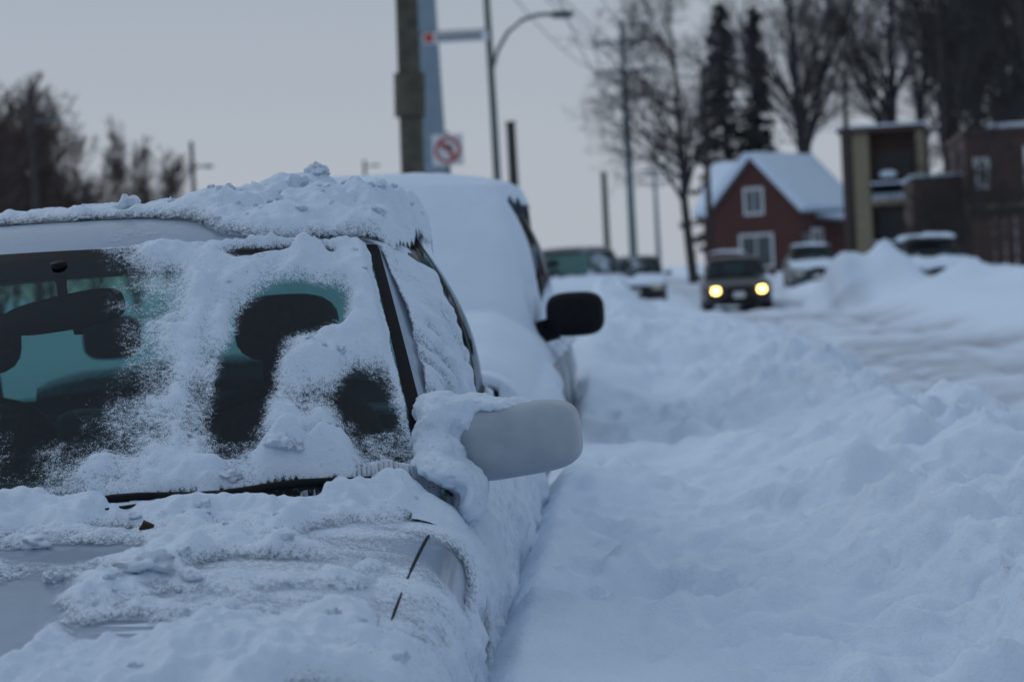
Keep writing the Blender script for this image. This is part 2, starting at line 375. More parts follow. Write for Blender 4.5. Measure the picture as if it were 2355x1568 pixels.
cw+=.9*np.exp(-((T+.55)/.2)**2)*1.2
cw+=(n1-.5)*1.5+(n2-.5)*.7
cw=np.where(bq<.035,cw*.2-.3+1.0*(n1>.56),cw)
cw=cw-4*sst(hw*.958+.012*(n2-.5),hw*.975+.012*(n2-.5),A)
tw=np.clip(cw-.45,0,1)*(.006+.034*n3*n1*2)+.014*np.clip(cw-.7,0,1)*n2+.004*n5*sst(.4,.8,cw)
tw+=.035*np.exp(-((bq-.1)/.05)**2)*sst(.45,.56,T)*(1-sst(.62,.68,T))*(.5+n2)
tw*=1-sst(hw*.93,hw*.965,A)
ch=.74+(n1-.5)*2.0+(n2-.5)*.8+.5*(n4-.5)
for tc,s_,rt,rs,k in [(.22,-.62,.07,.17,1.8),(.58,-.36,.12,.05,1.7),(.40,-.67,.07,.05,1.3),(.72,-.14,.10,.075,2.4),(.87,-.13,.05,.16,3.4),(.815,-.22,.035,.36,2.8),(.22,-.25,.12,.05,1.2),(.66,-.5,.06,.04,.9),(.74,-.86,.08,.05,1.9)]:
    ch-=k*np.exp(-(((T-tc)/rt)**2+((S-s_)/rs)**2)**1.4)
hb=.9*np.exp(-((S+.0-.1*(T/.8)**2)/.06)**2)*(1-.95*sst(.62,.70,T))+.6*sst(-.66,-.85,S)
ch+=hb
ch-=4.0*np.exp(-((A-seamx(Y))/.012)**4)*sst(-.66,-.6,S)*(S<.06)
th=np.clip(ch-.35,0,1.2)*(.004+.024*n3*n1*2)+.014*np.clip(ch-.6,0,1)*n2+.005*n5*sst(.4,.8,ch)
heap=np.exp(-((S-.01-.2*(T/.82)**2)/.07)**2)*(.022+.06*(n1-.33)); heap*=np.where((T>.24)&(T<.62),.35,1.0)
heap=heap*(1-.95*sst(.64,.72,T)); th+=np.clip(heap,0,1)
th*=1-.9*np.exp(-((A-.815)/.05)**2)*sst(-.66,-.6,S)*(S<.08)
edge=stp+.012; dr=S-edge; roofz=(b>=1)&(H>1.37)
fr=np.interp(T,[-.66,0,.12,.22,.32,.42,.66],[.34,.30,.26,.20,.05,.0,-.02])
cr=1.1*sst(-.03,.05,dr-fr)+(n1-.5)*.9+(n2-.5)*.4-.05
cr=np.where(dr<.0,cr-.8,cr)
trf=np.clip(cr-.2,0,1)*(.012+.016*n3+.012*n2+.005*n5+ sst(.12,.42,T)*(.028+.08*(n1-.25)+.02*(n2-.5))*sst(.0,.3,dr)+.03*np.exp(-((T-.62)/.1)**2)*n3)
trunk=(S>2.62); rear=(S>2.07)&(~trunk)
cov=np.where(zone_w,cw,np.where(S<=sb,ch,-2.)); tk=np.where(zone_w,tw,np.where(S<=sb,th,0.))
cov=np.where(roofz,cr,cov); tk=np.where(roofz,trf,tk)
cov=np.where(rear&(H<1.38),-2,cov); cov=np.where(trunk,1.1,cov); tk=np.where(trunk,.08+.03*n1,tk)
belt=(~zone_w)&(S>sb)&(H<.985)&(A>.8)&(~trunk); cov=np.where(belt,1.,cov); tk=np.where(belt,.02+.02*n3,tk)
cov=np.where((~zone_w)&(~roofz)&(H>=.985)&(~trunk),-2.,cov)
cov=np.where((A>.78)&(S<.3)&(S>.07),np.maximum(cov,1.),cov)
cc=np.exp(-(((T-.79)/.11)**2+((S-.18)/.085)**2)**1.2)
cov=np.where((b<.15)&(cc>.3),np.maximum(cov,1.1),cov); tk=np.where(b<.17,tk+.045*cc*(.6+.8*n1),tk)
Z=H+.0025+blur(tk,1)
sheet('snow_cover',car,X,Y,Z,cov)
# side snow
ys2=np.arange(.05,3.9,.007); zs2=np.arange(.42,1.45,.006); H2=smap(bv,ys2,zs2)
Y2,Z2=np.meshgrid(ys2,zs2,indexing='ij')
m1=fbm(Y2*5,Z2*7,5,4); m2=billow(Y2*10,Z2*10,4,8); m3=fbm(Y2*24+Z2*9,Z2*30,3,2); m4=fbm(Y2*30+Z2*14,Z2*5,3,6)
yp=1.38+(Z2-.925)/.49*.57
cs=1.0+(m1-.5)*1.1+(m3-.5)*.6
cs=cs-3*(Z2>.93)*sst(yp+.010,yp-.008,Y2)
cs=cs-2.2*np.exp(-((Z2-1.372-.02*(m1-.5))/.010)**4)*(Y2<3.2)*(Y2>2.05)-.5*sst(1.385,1.42,Z2)
cs-=(1.7+1.2*(m4-.5))*sst(2.12,2.30,Y2)*sst(.985,1.03,Z2)
cs-=.5*sst(.62,.40,m4)*sst(1.0,1.1,Z2)*sst(1.3,1.2,Z2)
cs-=1.9*np.exp(-(((Y2-.98)/.12)**2+((Z2-.82)/.045)**2))+.9*np.exp(-(((Y2-1.12)/.1)**2+((Z2-.68)/.04)**2))
ts=np.clip(cs-.35,0,1)*(.008+.02*m2*m1*2+.006*m3)
sheet('snow_side',car,H2+.003+blur(ts,1),Y2,Z2,cs)
snow_heap('snow_on_mirror_base',car,[((.84,1.51,1.050),(.085,.085,.042),(0,.38,.1)),((.92,1.50,1.070),(.10,.065,.017),(0,.12,0)),((.805,1.47,1.03),(.035,.07,.07),(0,.3,0)),((.815,1.46,.98),(.055,.10,.05),(0,.5,0)),((.850,1.50,.985),(.030,.05,.07),(0,0,0)),((.83,1.40,.955),(.07,.12,.03),(0,.35,0)),((.875,1.44,.90),(.03,.14,.06),(0,.15,0))],amp=.009,freq=26)
def zat(x,y):
    i=int(np.clip((x-xs[0])/DX,0,len(xs)-1)); j=int(np.clip(y/DY,0,len(ys)-1)); z=Z[i,j]; return None if np.isnan(z) else float(z)
it=[]
def ch_(x,s,r,sx=1,sy=1,sz=.8):
    z=zat(x,s+1.1)
    if z: it.append((x,s+1.1,z+r*.2,r,sx,sy,sz))
for a in [(.53,.17,.024,1.3,1,.8),(.56,.18,.018),(.44,.12,.016,1.3,1,.8),(.245,-.42,.017),(.40,-.44,.035,1.4,1,.6),(.49,-.46,.013,1.3,1,.7),(.06,1.1,.028,1,1,1.3),(.43,1.25,.03),(.47,1.35,.03),(.16,-.2,.022,1.3,1,.7)]: ch_(*a)
rg=random.Random(8)
for _ in range(260):
    x=rg.uniform(-.9,.9); s=rg.uniform(-1.0,1.6); i=int((x-xs[0])/DX); j=int((s+1.1)/DY)
    if cov[i,j]>.8: ch_(x,s,rg.choice([.004,.005,.006,.008,.012]),1.2,1,.8)
for _ in range(60):
    x=rg.uniform(.3,.68); s=rg.uniform(.84,1.6); ch_(x,s,rg.uniform(.005,.013))
chunk_mesh('snow_chunks',car,it,M_snow)
z=zat(.34,.93) or 1
tube('fallen_leaf',car,[(.335,.93,z+.004),(.345,.925,z+.012),(.36,.93,z+.008)],[.003,.009,.003],M_leaf,6)
# ---- snow covered minivan
van=empty('parked_minivan',(-.80,8.0,0),-A3)
bd=body(van,VAN,.93,M_bpaint,cabin=(1.0,4.6)); gh=greenhouse(van,GV,M_bpaint); wheels(van,.91,(.8,3.9),.34); front(van,.93,.78,M_lens)
superell('door_mirror_r',van,(1.01,1.33,1.135),(.125,.08,.095),M_black,3.4,(0,0,-.08)); superell('door_mirror_l',van,(-1.01,1.33,1.135),(.125,.08,.095),M_black,3.4)
tube('door_mirror_stalk',van,[(.8,1.35,1.05),(.93,1.34,1.08)],.05,M_black,10)
bpy.context.view_layer.update(); bv=bvh_of([bd,gh])
xs=np.arange(-.93,.932,.02); ys_=np.arange(.02,4.78,.02); H=hmap(bv,xs,ys_,.5); X,Y=np.meshgrid(xs,ys_,indexing='ij')
n1=fbm(X*2,Y*2,4,2); n2=fbm(X*9,Y*9,3,5); Hf=np.where(np.isnan(H),.7,H); Hs=np.maximum(blur(Hf,14),Hf-.0)
e=sst(.93,.66,np.abs(X)); tk=.035+e*(.10+.06*(n1-.5))+.012*(n2-.5)
cov=np.where(np.isnan(H),-9,1.2); cov=np.where((np.abs(X)>.72)&(Y>1.9)&(Hf>1.12)&(Hf<1.55),-2,cov)
cov=np.where(np.isnan(H),-9,cov)
sheet('snow_cover',van,X,Y,np.where(np.isnan(H),np.nan,Hs+tk),cov)
ys2=np.arange(.05,4.7,.02); zs2=np.arange(.5,1.62,.015); H2=smap(bv,ys2,zs2); Y2,Z2=np.meshgrid(ys2,zs2,indexing='ij')
m1=fbm(Y2*3,Z2*4,4,4); m3=fbm(Y2*12,Z2*12,3,6)
cs=1.15-1.3*sst(1.25,1.9,Y2)*sst(.9,1.1,Z2)+(m1-.5)*.9+(m3-.5)*.3-2.4*np.exp(-(((Y2-1.15)/.28)**2+((Z2-.86)/.2)**2)); cs=np.where((Z2<.95)&(Y2>1.3),cs-.9,cs)
sheet('snow_side',van,H2+.012+np.clip(cs-.3,0,1)*(.05+.03*m1),Y2,Z2,cs)
# ---- generic distant cars
def dcar(name,loc,rz,st,G,paint,w=.88,snow=.08,lit=False,scale=1,snowcov=1.0,wsnow=False,roof=True,glass=None):
    r=empty(name,loc,rz); r.scale=(scale,)*3
    bd=body(r,st,w,paint); gh=greenhouse(r,G,paint,glass,glass); wheels(r,w-.02,(.85,3.6 if G is GS else 3.9))
    front(r,w,.60,M_lens if not lit else M_beam,.03,lx=.60,dx=.10 if lit else .17)
    for s in (-1,1): superell('door_mirror_'+('l' if s<0 else 'r'),r,(s*(w+.08),1.45,.98),(.1,.06,.06),paint,3,res=10)
    seats(r,G['zfb']+.12,1.3)
    if snow:
        bpy.context.view_layer.update(); bv=bvh_of([bd,gh]); xs=np.arange(-.9,.9,.04); ys=np.arange(.04,4.5,.04); H=hmap(bv,xs,ys,.5)
        X,Y=np.meshgrid(xs,ys,indexing='ij'); n=fbm(X*3,Y*3,3,int(loc[1])%5); Hf=np.where(np.isnan(H),.7,H)
        wsd=(Hf>G['zfb']+.03)&(Hf<G['zft']-.02)
        cov=np.where(wsd,(.9 if wsnow else -2),1.2)+(n-.5)*.8-(1-snowcov)*2*(n>.5)
        if not roof: cov=np.where(Hf>G['zfb']+.03,-.3+(n-.5)*2.5,cov)
        sheet('snow_cover',r,X,Y,np.where(np.isnan(H),np.nan,Hf+.01+snow*(.5+n)),cov)
    return r
dcar('parked_car',(1.10,38,.14),-A3,SEDAN,GS,M_gpaint,.92,.03,scale=1.06,roof=False,glass=M_mglass)
dcar('parked_car',(3.5,60,.1),-A3,SEDAN,GS,M_dpaint,.9,.02,roof=False)
dcar('car',(5.75,54,0),-.06,SEDAN,GS,M_dpaint,.9,0,lit=True,scale=.96)
dcar('parked_car',(10.6,74,.15),-A3,SEDAN,GS,M_gpaint,.9,.12,glass=M_mglass)
dcar('parked_car',(10.3,50,.12),-A3+.12,SEDAN,GS,M_dpaint,.9,.16,wsnow=False,scale=.95)
dcar('parked_car',(8.9,86,.1),-A3,SEDAN,GS,M_tail,.9,.12)
# ---------------------------------------------------------------- ground
def nonuni(a,dense0,dense1,b,step,g):
    mid=list(np.arange(dense0,dense1,step)); lo=[];x=dense0;s=step
    while x>a: s*=g; x-=s; lo.append(x)
    hi=[];x=mid[-1];s=step
    while x<b: s*=g; x+=s; hi.append(x)
    return np.array(lo[::-1]+mid+hi)
gx=nonuni(-600,-.9,4.2,600,.015,1.038)
yl=[2.2]
while yl[-1]<900: yl.append(yl[-1]+max(.012,.0042*yl[-1]))
gy=np.array(list(np.linspace(-40,2.15,60))+yl)
X,Y=np.meshgrid(gx,gy,indexing='ij')
Yc=np.minimum(Y,260)
tt=X-(-.96+.0524*(Yc-4.3)); wob=(fbm(Y*.35,Y*0+2.,3,1)-.5)*.5+(fbm(X*1.3,Y*1.3,3,6)-.5)*.5
tw_=tt+wob*sst(1.2,2.0,tt)
prof=np.interp(tw_,[-400,-60,-12,-6,-3,-1.7,-1.2,-.95,.82,.89,.97,1.1,1.35,1.6,1.9,2.2,2.5,2.9,3.3,4,6.3,7.0,7.7,9,11,16,40,400],[.1,.2,.2,.25,.8,.65,.4,.3,.36,.60,.66,.63,.58,.60,.67,.72,.63,.34,.12,.06,.06,.28,.5,.5,.5,.8,1.2,1.0])
cf=np.interp(Y,[0,10,18,26,36,60],[1,1,.93,.78,.55,.45]); prof=np.where((tt>1.2)&(tt<3.6),prof*(1+(cf-1)*sst(1.2,2,tt)),prof)
A=np.interp(tt,[-3,-1.4,-.9,.9,1.0,1.4,1.8,2.8,3.6,6.2,7.2,9,14,40],[1,.7,.1,.15,.6,1,1.1,1,.25,.25,.7,.7,.4,.3])*np.interp(Y,[0,14,30],[1,1,.6])
l1=billow(X*1.9,Y*1.6,4,2); l2=billow(X*4.6+3,Y*4.1,4,7); rough=sst(.42,.64,fbm(X*.7,Y*.6,3,10))*(.38+.85*np.exp(-((tt-2.3)/.5)**2)+.6*np.exp(-((tt-1.1)/.3)**2))
h=prof+A*((fbm(X*.9,Y*.7,4,3)-.5)*.30+(l1-.6)*.16+(l2-.6)*.11*rough*1.5+(fbm(X*9,Y*9,4,9)-.5)*(.022+.08*rough))
for x0,y0,rx,ry,z in [(1.0,21,.6,4,.36),(1.45,16,.5,2.5,.12),(7.7,50,.62,1.2,1.15),(8.8,50,.7,1.2,1.1),(9.9,46.5,.9,1.2,.5),(11.4,44,1.0,2,.5),(7.2,62,.8,4,.4),(12.5,46,1.5,3,.35),(10.6,36,1.0,2.5,.3),(1.5,7.5,.45,1.2,.06),(.4,14.5,.9,1.4,.35),(-.2,25,1.2,5,.5),(2.9,30,.35,1.5,.16),(3.3,36,.4,1.5,.12)]:
    h+=z*np.exp(-(((X-x0)/rx)**2+((Y-y0)/ry)**2))*(.8+.4*fbm(X*2,Y*2,3,4))
rut=0
for r0 in (3.75,4.25,5.2,5.9): rut=rut+np.exp(-((tt-r0-.08*np.sin(Y*.3))/.13)**2)
onroad=sst(3.0,3.5,tt)*(1-sst(6.3,7,tt))
h-=.06*rut*(.4+fbm(X*2,Y*.5,3,8))
cross=fbm(X*.35+.3*Y,Y*1.1,4,5)
h+=(.05*(fbm(X*2.2,Y*.8,4,5)-.5)+.08*(cross-.5)*np.interp(Y,[6,12,30,45],[1,1,.5,.2]))*onroad
fade=1-sst(180,400,Y); h=h*fade
dirt=onroad*(.16+.5*np.clip(rut,0,1)*fbm(X*2,Y*.7,3,2)+.9*sst(.52,.42,cross)*fbm(X*1.2,Y*2.,3,3))
gridmesh('snowy_ground',np.stack([X,Y,h],-1),None,M_gsnow,None,{'dirt':dirt})
# ---------------------------------------------------------------- street furniture
p=empty('utility_pole',(-1.25,30,0))
tube('shaft',p,[(-.02,0,0),(0,0,3),(.05,0,6),(.1,0,10)],[.17,.165,.15,.13],M_wood,16)
tube('wrap',p,[(0,0,3.55),(.02,0,4.15)],[.215,.215],M_wood,16)
box('crossarm',p,(.1,-.16,9.2),(2.2,.1,.12),M_wood)
p=empty('power_line_pylon',(-2.05,60,0))
tube('shaft',p,[(0,0,0),(0,0,6),(0,0,20)],[.6,.48,.25],M_steel,12)
for z in (16.5,18.5): tube('crossarm',p,[(-2.2,0,z),(2.2,0,z)],.09,M_steel,8)
def pylon(x,y,H,arms,w=2.):
    p=empty('power_line_pylon',(x,y,0)); tube('shaft',p,[(0,0,0),(0,0,H*.6),(0,0,H)],[.32,.24,.14],M_pyl,10)
    for z in arms:
        tube('crossarm',p,[(-w,0,z),(0,0,z-.12),(w,0,z)],[.08,.12,.08],M_pyl,8)
        for s in (-1,1):
            tube('brace',p,[(s*w*.8,0,z-.05),(0,0,z-.8)],.05,M_pyl,6)
            tube('insulator',p,[(s*w*.95,0,z),(s*w*.95,0,z-.45)],.06,M_pyl,6)
pylon(8.75,150,18.3,(16.9,14.9)); pylon(17.5,250,13.5,(12.2,10.8))
w=empty('power_lines')
def wire(a,b_,sag,r):
    a=Vector(a); b_=Vector(b_); pts=[]
    for i in range(31):
        t=i/30; q=a.lerp(b_,t); q.z-=4*sag*t*(1-t); pts.append(q)
    tube('wire',w,pts,r,M_grey,4)
for s in (-2,2):
    for z0,z1 in ((18.5,16.9),(16.5,14.9)):
        wire((-2.05+s,60,z0),(8.75+s,150,z1),1.6,.035); wire((8.75+s,150,z1-.3),(17.5+s,250,z1-4.6),1.2,.04)
wire((-.2,30,9.3),(3.2,70,7.5),.8,.018); wire((-2.2,30,9.3),(8.5,90,9.1),1.6,.02); wire((-.2,50,9.3),(8.5,90,9.0),1.0,.018)
p=empty('street_lamp',(-.13,50,0))
tube('post',p,[(0,0,0),(-.02,0,5),(-.06,0,9.5)],[.1,.085,.07],M_lamp,12)
arc=[(-.0,0,6.0),(.15,0,6.45),(.4,0,6.85),(.75,0,7.12),(1.1,0,7.22),(1.5,0,7.22)]
tube('arm',p,arc,.045,M_lamp,10); superell('lamp_head',p,(1.68,0,7.2),(.28,.13,.09),M_lamp,2.6,res=14)
tube('lower_bracket',p,[(0,0,2.65),(.37,0,2.6)],.08,M_lamp,8)
s_=empty('street_name_sign',(-.93,49.85,6.80)); box('panel',s_,(0,0,0),(1.5,.04,.26),M_white); box('red_block',s_,(-.62,-.03,0),(.2,.02,.2),M_red)
for i in range(7): box(f'lettering_{i}',s_,(-.38+i*.15,-.03,0),(.11,.02,.13),M_grey)
tube('mast_arm',s_,[(-.9,.05,.13),(.85,.05,.13)],.03,M_lamp,8)
p=empty('wooden_post',(.24,48,0)); tube('shaft',p,[(0,0,0),(-.02,0,4.6)],[.12,.1],M_bark,12)
tube('cap',p,[(-.02,0,4.6),(-.02,0,4.66)],.115,M_bark,12)
def upole(x,y,H,r=.13,m=M_wood,cross=False):
    p=empty('utility_pole',(x,y,0)); tube('shaft',p,[(0,0,0),(0,0,H)],[r,r*.8],m,12)
    tube('cap',p,[(0,0,H),(0,0,H+.05)],r*.9,m,10)
upole(3.25,70,4.35,.12,M_lamp); upole(8.5,90,9.25,.14,M_bark); upole(14.7,92,9.0,.14,M_bark)
for (x,y,H,hz) in ((-16.5,76,8.45,7.5),(-15.8,110,8.8,7.5),(-9.6,150,9.6,9.2)):
    p=empty('street_lamp',(x,y,0)); tube('post',p,[(0,0,0),(0,0,H)],[.15,.1],M_bark,10)
    tube('arm',p,[(0,0,hz-.1),(.35,0,hz+.02),(.6,0,hz)],.05,M_lamp,8); superell('lamp_head',p,(.8,0,hz),(.28,.12,.09),M_lamp,2.6,res=12)
g=empty('traffic_sign',(-1.04,41.5,3.73),math.radians(0)); box('panel',g,(0,0,0),(.6,.012,.6),M_white,bev=.004)
tube('ring',g,[(.225*math.cos(i*math.pi/18),-.014,.225*math.sin(i*math.pi/18)) for i in range(37)],.03,M_red,8,cap=False)
box('slash',g,(0,-.02,0),(.42,.012,.05),M_red,ry=math.radians(45))
box('arrow_stem',g,(.06,-.012,-.05),(.055,.008,.2),M_signb); box('arrow_arm',g,(0,-.013,.07),(.15,.008,.055),M_signb)
mesh('arrow_head',[(-.15,-.016,.07),(-.05,-.016,.15),(-.05,-.016,-.01)],[(0,1,2)],M_signb,parent=g,smooth=False)
tube('post',g,[(.0,.04,.35),(0,.04,-3.7)],.035,M_lamp,10)
# ---------------------------------------------------------------- trees
def tree_data(name,seed,H,counts,mat,r0=.2,up=.25,ang=(25,60),lean=(0,0),clear=.22,rmin=.009):
    rg=random.Random(seed); V=[];F=[]
    def rv(): return Vector((rg.uniform(-1,1),rg.uniform(-1,1),rg.uniform(-1,1)))
    def br(p,d,L,r,lev):
        n=6 if lev==0 else (4 if lev==1 else 3); sides=6 if lev<2 else 3; pts=[p.copy()]; ds=[d.copy()]
        for i in range(n):
            d=(d+rv()*(.10 if lev==0 else .2)+Vector((0,0,up*.35))).normalized(); p=p+d*(L/n); pts.append(p.copy()); ds.append(d.copy())
        b=len(V)
        for i,q in enumerate(pts):
            rr=r*(1-.75*i/n); dd=ds[i]; a=Vector((1,0,0)) if abs(dd.x)<.8 else Vector((0,1,0)); u=dd.cross(a).normalized(); w_=dd.cross(u)
            for k in range(sides):
                t=2*math.pi*k/sides; V.append(tuple(q+(u*math.cos(t)+w_*math.sin(t))*rr))
        for i in range(n):
            for k in range(sides):
                a=b+i*sides+k;c=b+i*sides+(k+1)%sides; F.append((a,c,c+sides,a+sides))
        if lev<len(counts):
            for c in range(counts[lev]):
                f=rg.uniform(clear if lev==0 else .15,1); x=f*n; i=min(int(x),n-1); q=pts[i].lerp(pts[i+1],x-i); dd=ds[i+1]
                ax=dd.cross(rv()).normalized(); nd=Matrix.Rotation(math.radians(rg.uniform(*ang)),3,ax)@dd
                if lev==0: nd=(nd+Vector((lean[0],lean[1],0))).normalized()
                LL=L*rg.uniform(.38,.62)*(1.15-.55*f); br(q,nd,LL,max(rmin,r*(1-.7*f)*.55),lev+1)
    br(Vector((0,0,0)),Vector((0,0,1)),H,r0,0)
    me=bpy.data.meshes.new(name); me.from_pydata(V,[],F); me.materials.append(mat); me.polygons.foreach_set('use_smooth',[True]*len(F)); me.update(); return me
def inst(name,me,x,y,z,s,rz,sx=1):
    o=bpy.data.objects.new(name,me); o.location=(x,y,z); o.scale=(s*sx,s*sx,s); o.rotation_euler=(0,0,rz); sc.collection.objects.link(o); return o
TB=[tree_data('big_tree_a',11,17,(13,9,8,6),M_bark,.36,ang=(20,55),rmin=.010),tree_data('big_tree_b',12,17,(13,9,8,6),M_bark,.40,ang=(25,60),rmin=.010),tree_data('big_tree_c',15,17,(14,9,8,6),M_bark,.34,ang=(20,50),rmin=.010)]
TM=tree_data('street_tree',21,9.6,(20,9,7,5),M_bark,.19,ang=(30,65),lean=(-.5,0),clear=.25,rmin=.008)
TS=[tree_data('shrub_tree_a',31,8,(22,9,7,5),M_bark2,.08,up=.4,ang=(12,38),clear=.04,rmin=.009),tree_data('shrub_tree_b',32,8,(22,9,7,5),M_bark2,.08,up=.4,ang=(12,38),clear=.04,rmin=.009)]
inst('bare_tree',TM,7.3,85,.5,1,0,1.2)
for i,(x,y,s,rz) in enumerate([(20.4,146,1.25,0),(23.2,112,1.1,1.1),(26,104,1.05,2.3),(25.5,142,1.25,3.1),(30,126,1.15,4.),(29.5,154,1.2,.7),(35,145,1.2,1.9),(38,162,1.3,2.8),(19.8,138,.85,3.9),(31,114,1.1,5.5),(33,152,1.2,3.)]):
    inst('bare_tree',TB[i%3],x,y,.5,s,rz)
for i,(x,y,s,rz,sx) in enumerate([(-22.2,84,.90,0,1.5),(-20.4,80,.80,1,1.5),(-18.9,80,.78,2,1.4),(-17.5,82,.68,3,1.4),(-16.2,84,.52,4,1.5),(-15.9,92,.76,5,1.1),(-14.7,94,.66,.5,1.2),(-19.8,90,.90,1.5,1.5),(-24,90,1.0,2.5,1.5),(-17.8,92,.66,3.5,1.5),(-21.2,88,.92,2.2,1.5),(-18.2,86,.76,4.4,1.5),(-23,82,.88,5.4,1.5),(-16.6,96,.7,1.9,1.3),(-19.4,84,.80,2.9,1.5),(-21.8,92,1.0,.9,1.4)]):
    inst('shrub_tree',TS[i%2],x,y,.1,s,rz,sx)
def pine(x,y,H,R,seed,base=.12):
    rg=random.Random(seed); V=[];F=[];root=empty('pine_tree',(x,y,.5))
    n=int(H*9)
    for i in range(n):
        f=base+(1-base)*i/n; z=H*f; rl=R*(1-f)**.75*rg.uniform(.6,1.25)+.25; a=rg.uniform(0,6.28); dr=Vector((math.cos(a),math.sin(a),rg.uniform(-.4,.15)))
        for k in range(int(14+rl*34)):
            t=rg.uniform(.02,1)**.75; c=Vector((0,0,z))+dr*rl*t+Vector((rg.gauss(0,.16),rg.gauss(0,.16),rg.gauss(0,.11)-.15*t*t)); s=rg.uniform(.12,.26)
            u=Vector((rg.gauss(0,1),rg.gauss(0,1),rg.gauss(0,.5))).normalized()*s; v=Vector((rg.gauss(0,1),rg.gauss(0,1),rg.gauss(0,1))).normalized()*s*.5
            b=len(V); V+=[c-u,c+v,c+u,c-v]; F.append((b,b+1,b+2,b+3))
    mesh('foliage',V,F,M_needle,parent=root,smooth=False); tube('trunk',root,[(0,0,0),(0,0,H*.95)],[.25,.04],M_bark,8)
pine(15.6,150,18.6,3.3,3); pine(18.6,156,18.9,1.7,4,.2)
# ---------------------------------------------------------------- brick house
hs=empty('brick_house',(12.45,130,.6),math.radians(-33)); hs.scale=(1.05,1.0,1.04)
W,D,HE,HA=5.4,7.5,3.5,6.4
V=[(0,0,-1),(W,0,-1),(W,0,HE),(W/2,0,HA),(0,0,HE),(0,D,-1),(W,D,-1),(W,D,HE),(W/2,D,HA),(0,D,HE)]
mesh('walls',V,[(0,1,2,3,4),(5,9,8,7,6),(0,4,9,5),(1,6,7,2)],M_brick,parent=hs,smooth=False)
def roofslab(nm,a,b,c,d,t=.22,mat=M_farsnow):
    a,b,c,d=map(Vector,(a,b,c,d)); n=(b-a).cross(d-a).normalized()
    if n.z<0: n=-n
    V=[a,b,c,d]+[q+n*t for q in (a,b,c,d)]
    o=mesh(nm,V,[(3,2,1,0),(4,5,6,7),(0,1,5,4),(1,2,6,5),(2,3,7,6),(3,0,4,7)],mat,parent=hs,smooth=False); return o
o=.35; sl=(HA-HE)/(W/2)
for z,t,m,nm,ex in ((.02,.10,M_grey,'roof',0),(.13,.42,M_farsnow,'roof_snow',.05)):
    roofslab(nm+'_l',(-o,-o-ex,HE-o*sl+z),(W/2,-o-ex,HA+z),(W/2,D+o,HA+z),(-o,D+o,HE-o*sl+z),t,m)
    roofslab(nm+'_r',(W+o,-o-ex,HE-o*sl+z),(W/2,-o-ex,HA+z),(W/2,D+o,HA+z),(W+o,D+o,HE-o*sl+z),t,m)
V=[(-1.2,1.2,-1),(-1.2,6.6,-1),(-1.2,6.6,HE),(-1.2,3.9,HA-.25),(-1.2,1.2,HE),(.02,1.2,-1),(.02,1.2,HE)]
mesh('wing_walls',V,[(0,1,2,3,4),(0,4,6,5)],M_brick,parent=hs,smooth=False)
roofslab('wing_roof_front',(-1.5,.9,HE-.3),(W/2,.9,HE-.3),(W/2,3.9,HA-.2),(-1.5,3.9,HA-.2),.1,M_grey)
roofslab('wing_roof_snow_front',(-1.55,.85,HE-.17),(W/2,.85,HE-.17),(W/2,3.9,HA-.07),(-1.55,3.9,HA-.07),.32)
roofslab('wing_roof_snow_rear',(-1.55,6.9,HE-.17),(W/2,6.9,HE-.17),(W/2,3.9,HA-.05),(-1.55,3.9,HA-.05),.32)
def window(root,cx,y,cz,w_,h_,ax=0,mat=M_white):
    def bx(nm,dx,dz,sx,sz,pr,m):
        c=(cx+dx,y-pr,cz+dz) if ax==0 else (y+pr,cx+dx,cz+dz); s=(sx,.06,sz) if ax==0 else (.06,sx,sz); box(nm,root,c,s,m)
    bx('window_pane',0,0,w_,h_,.01,M_win)
    for s in (-1,1): bx('window_jamb',s*w_/2,0,.16,h_+.3,.05,mat)
    bx('window_sill',0,-h_/2-.07,w_-.17,.16,.05,mat); bx('window_head',0,h_/2+.07,w_-.17,.16,.05,mat); bx('window_mullion',0,0,.08,h_-.03,.035,mat)
window(hs,2.7,0,4.0,1.1,1.3); window(hs,2.75,0,1.15,2.0,1.7)
window(hs,2.4,W,1.3,1.5,1.7,1); box('door',hs,(W+.02,.9+.05,1.0),(.08,.95,2.1),M_door)
box('porch_deck',hs,(W+.9,4.9,.2),(1.8,4.6,.3),M_white); box('porch_roof',hs,(W+1.0,4.9,2.75),(2.1,4.8,.16),M_grey,ry=.12); box('porch_snow',hs,(W+1.0,4.9,2.97),(2.15,4.85,.25),M_farsnow,ry=.12)
for i in range(3): tube(f'porch_post_{i}',hs,[(W+1.7,2.8+i*2.1,.3),(W+1.7,2.8+i*2.1,2.6)],.07,M_white,8)
# apartment building
ap=empty('apartment_building',(16.2,104,.3),math.radians(-14))
box('core',ap,(1.95,5.1,3.4),(3.9,5.6,7.0),M_brick2)
box('tan_column_l',ap,(.95,1.72,3.4),(.75,1.1,6.9),M_tan); box('brick_pier_l',ap,(.27,1.78,3.4),(.54,1.0,6.9),M_brick2); box('tan_column_r',ap,(3.75,1.72,3.4),(.3,1.1,6.9),M_tan)
for z,n in ((.6,'1'),(3.45,'2')):
    box('balcony_slab_'+n,ap,(2.47,1.60,z),(2.2,1.2,.22),M_tan); box('balcony_rail_'+n,ap,(2.47,1.02,z+.85),(2.2,.05,.06),M_black)
    for i in range(12): box(f'baluster_{n}_{i}',ap,(1.45+i*.185,1.02,z+.46),(.035,.035,.7),M_black)
    box('balcony_snow_'+n,ap,(2.47,1.45,z+.25),(2.15,.7,.32),M_farsnow)
    box('rail_snow_'+n,ap,(2.47,1.02,z+.93),(2.2,.12,.09),M_farsnow)
    box('balcony_window_'+n,ap,(2.4,2.28,z+1.5),(1.7,.04,1.9),M_dk)
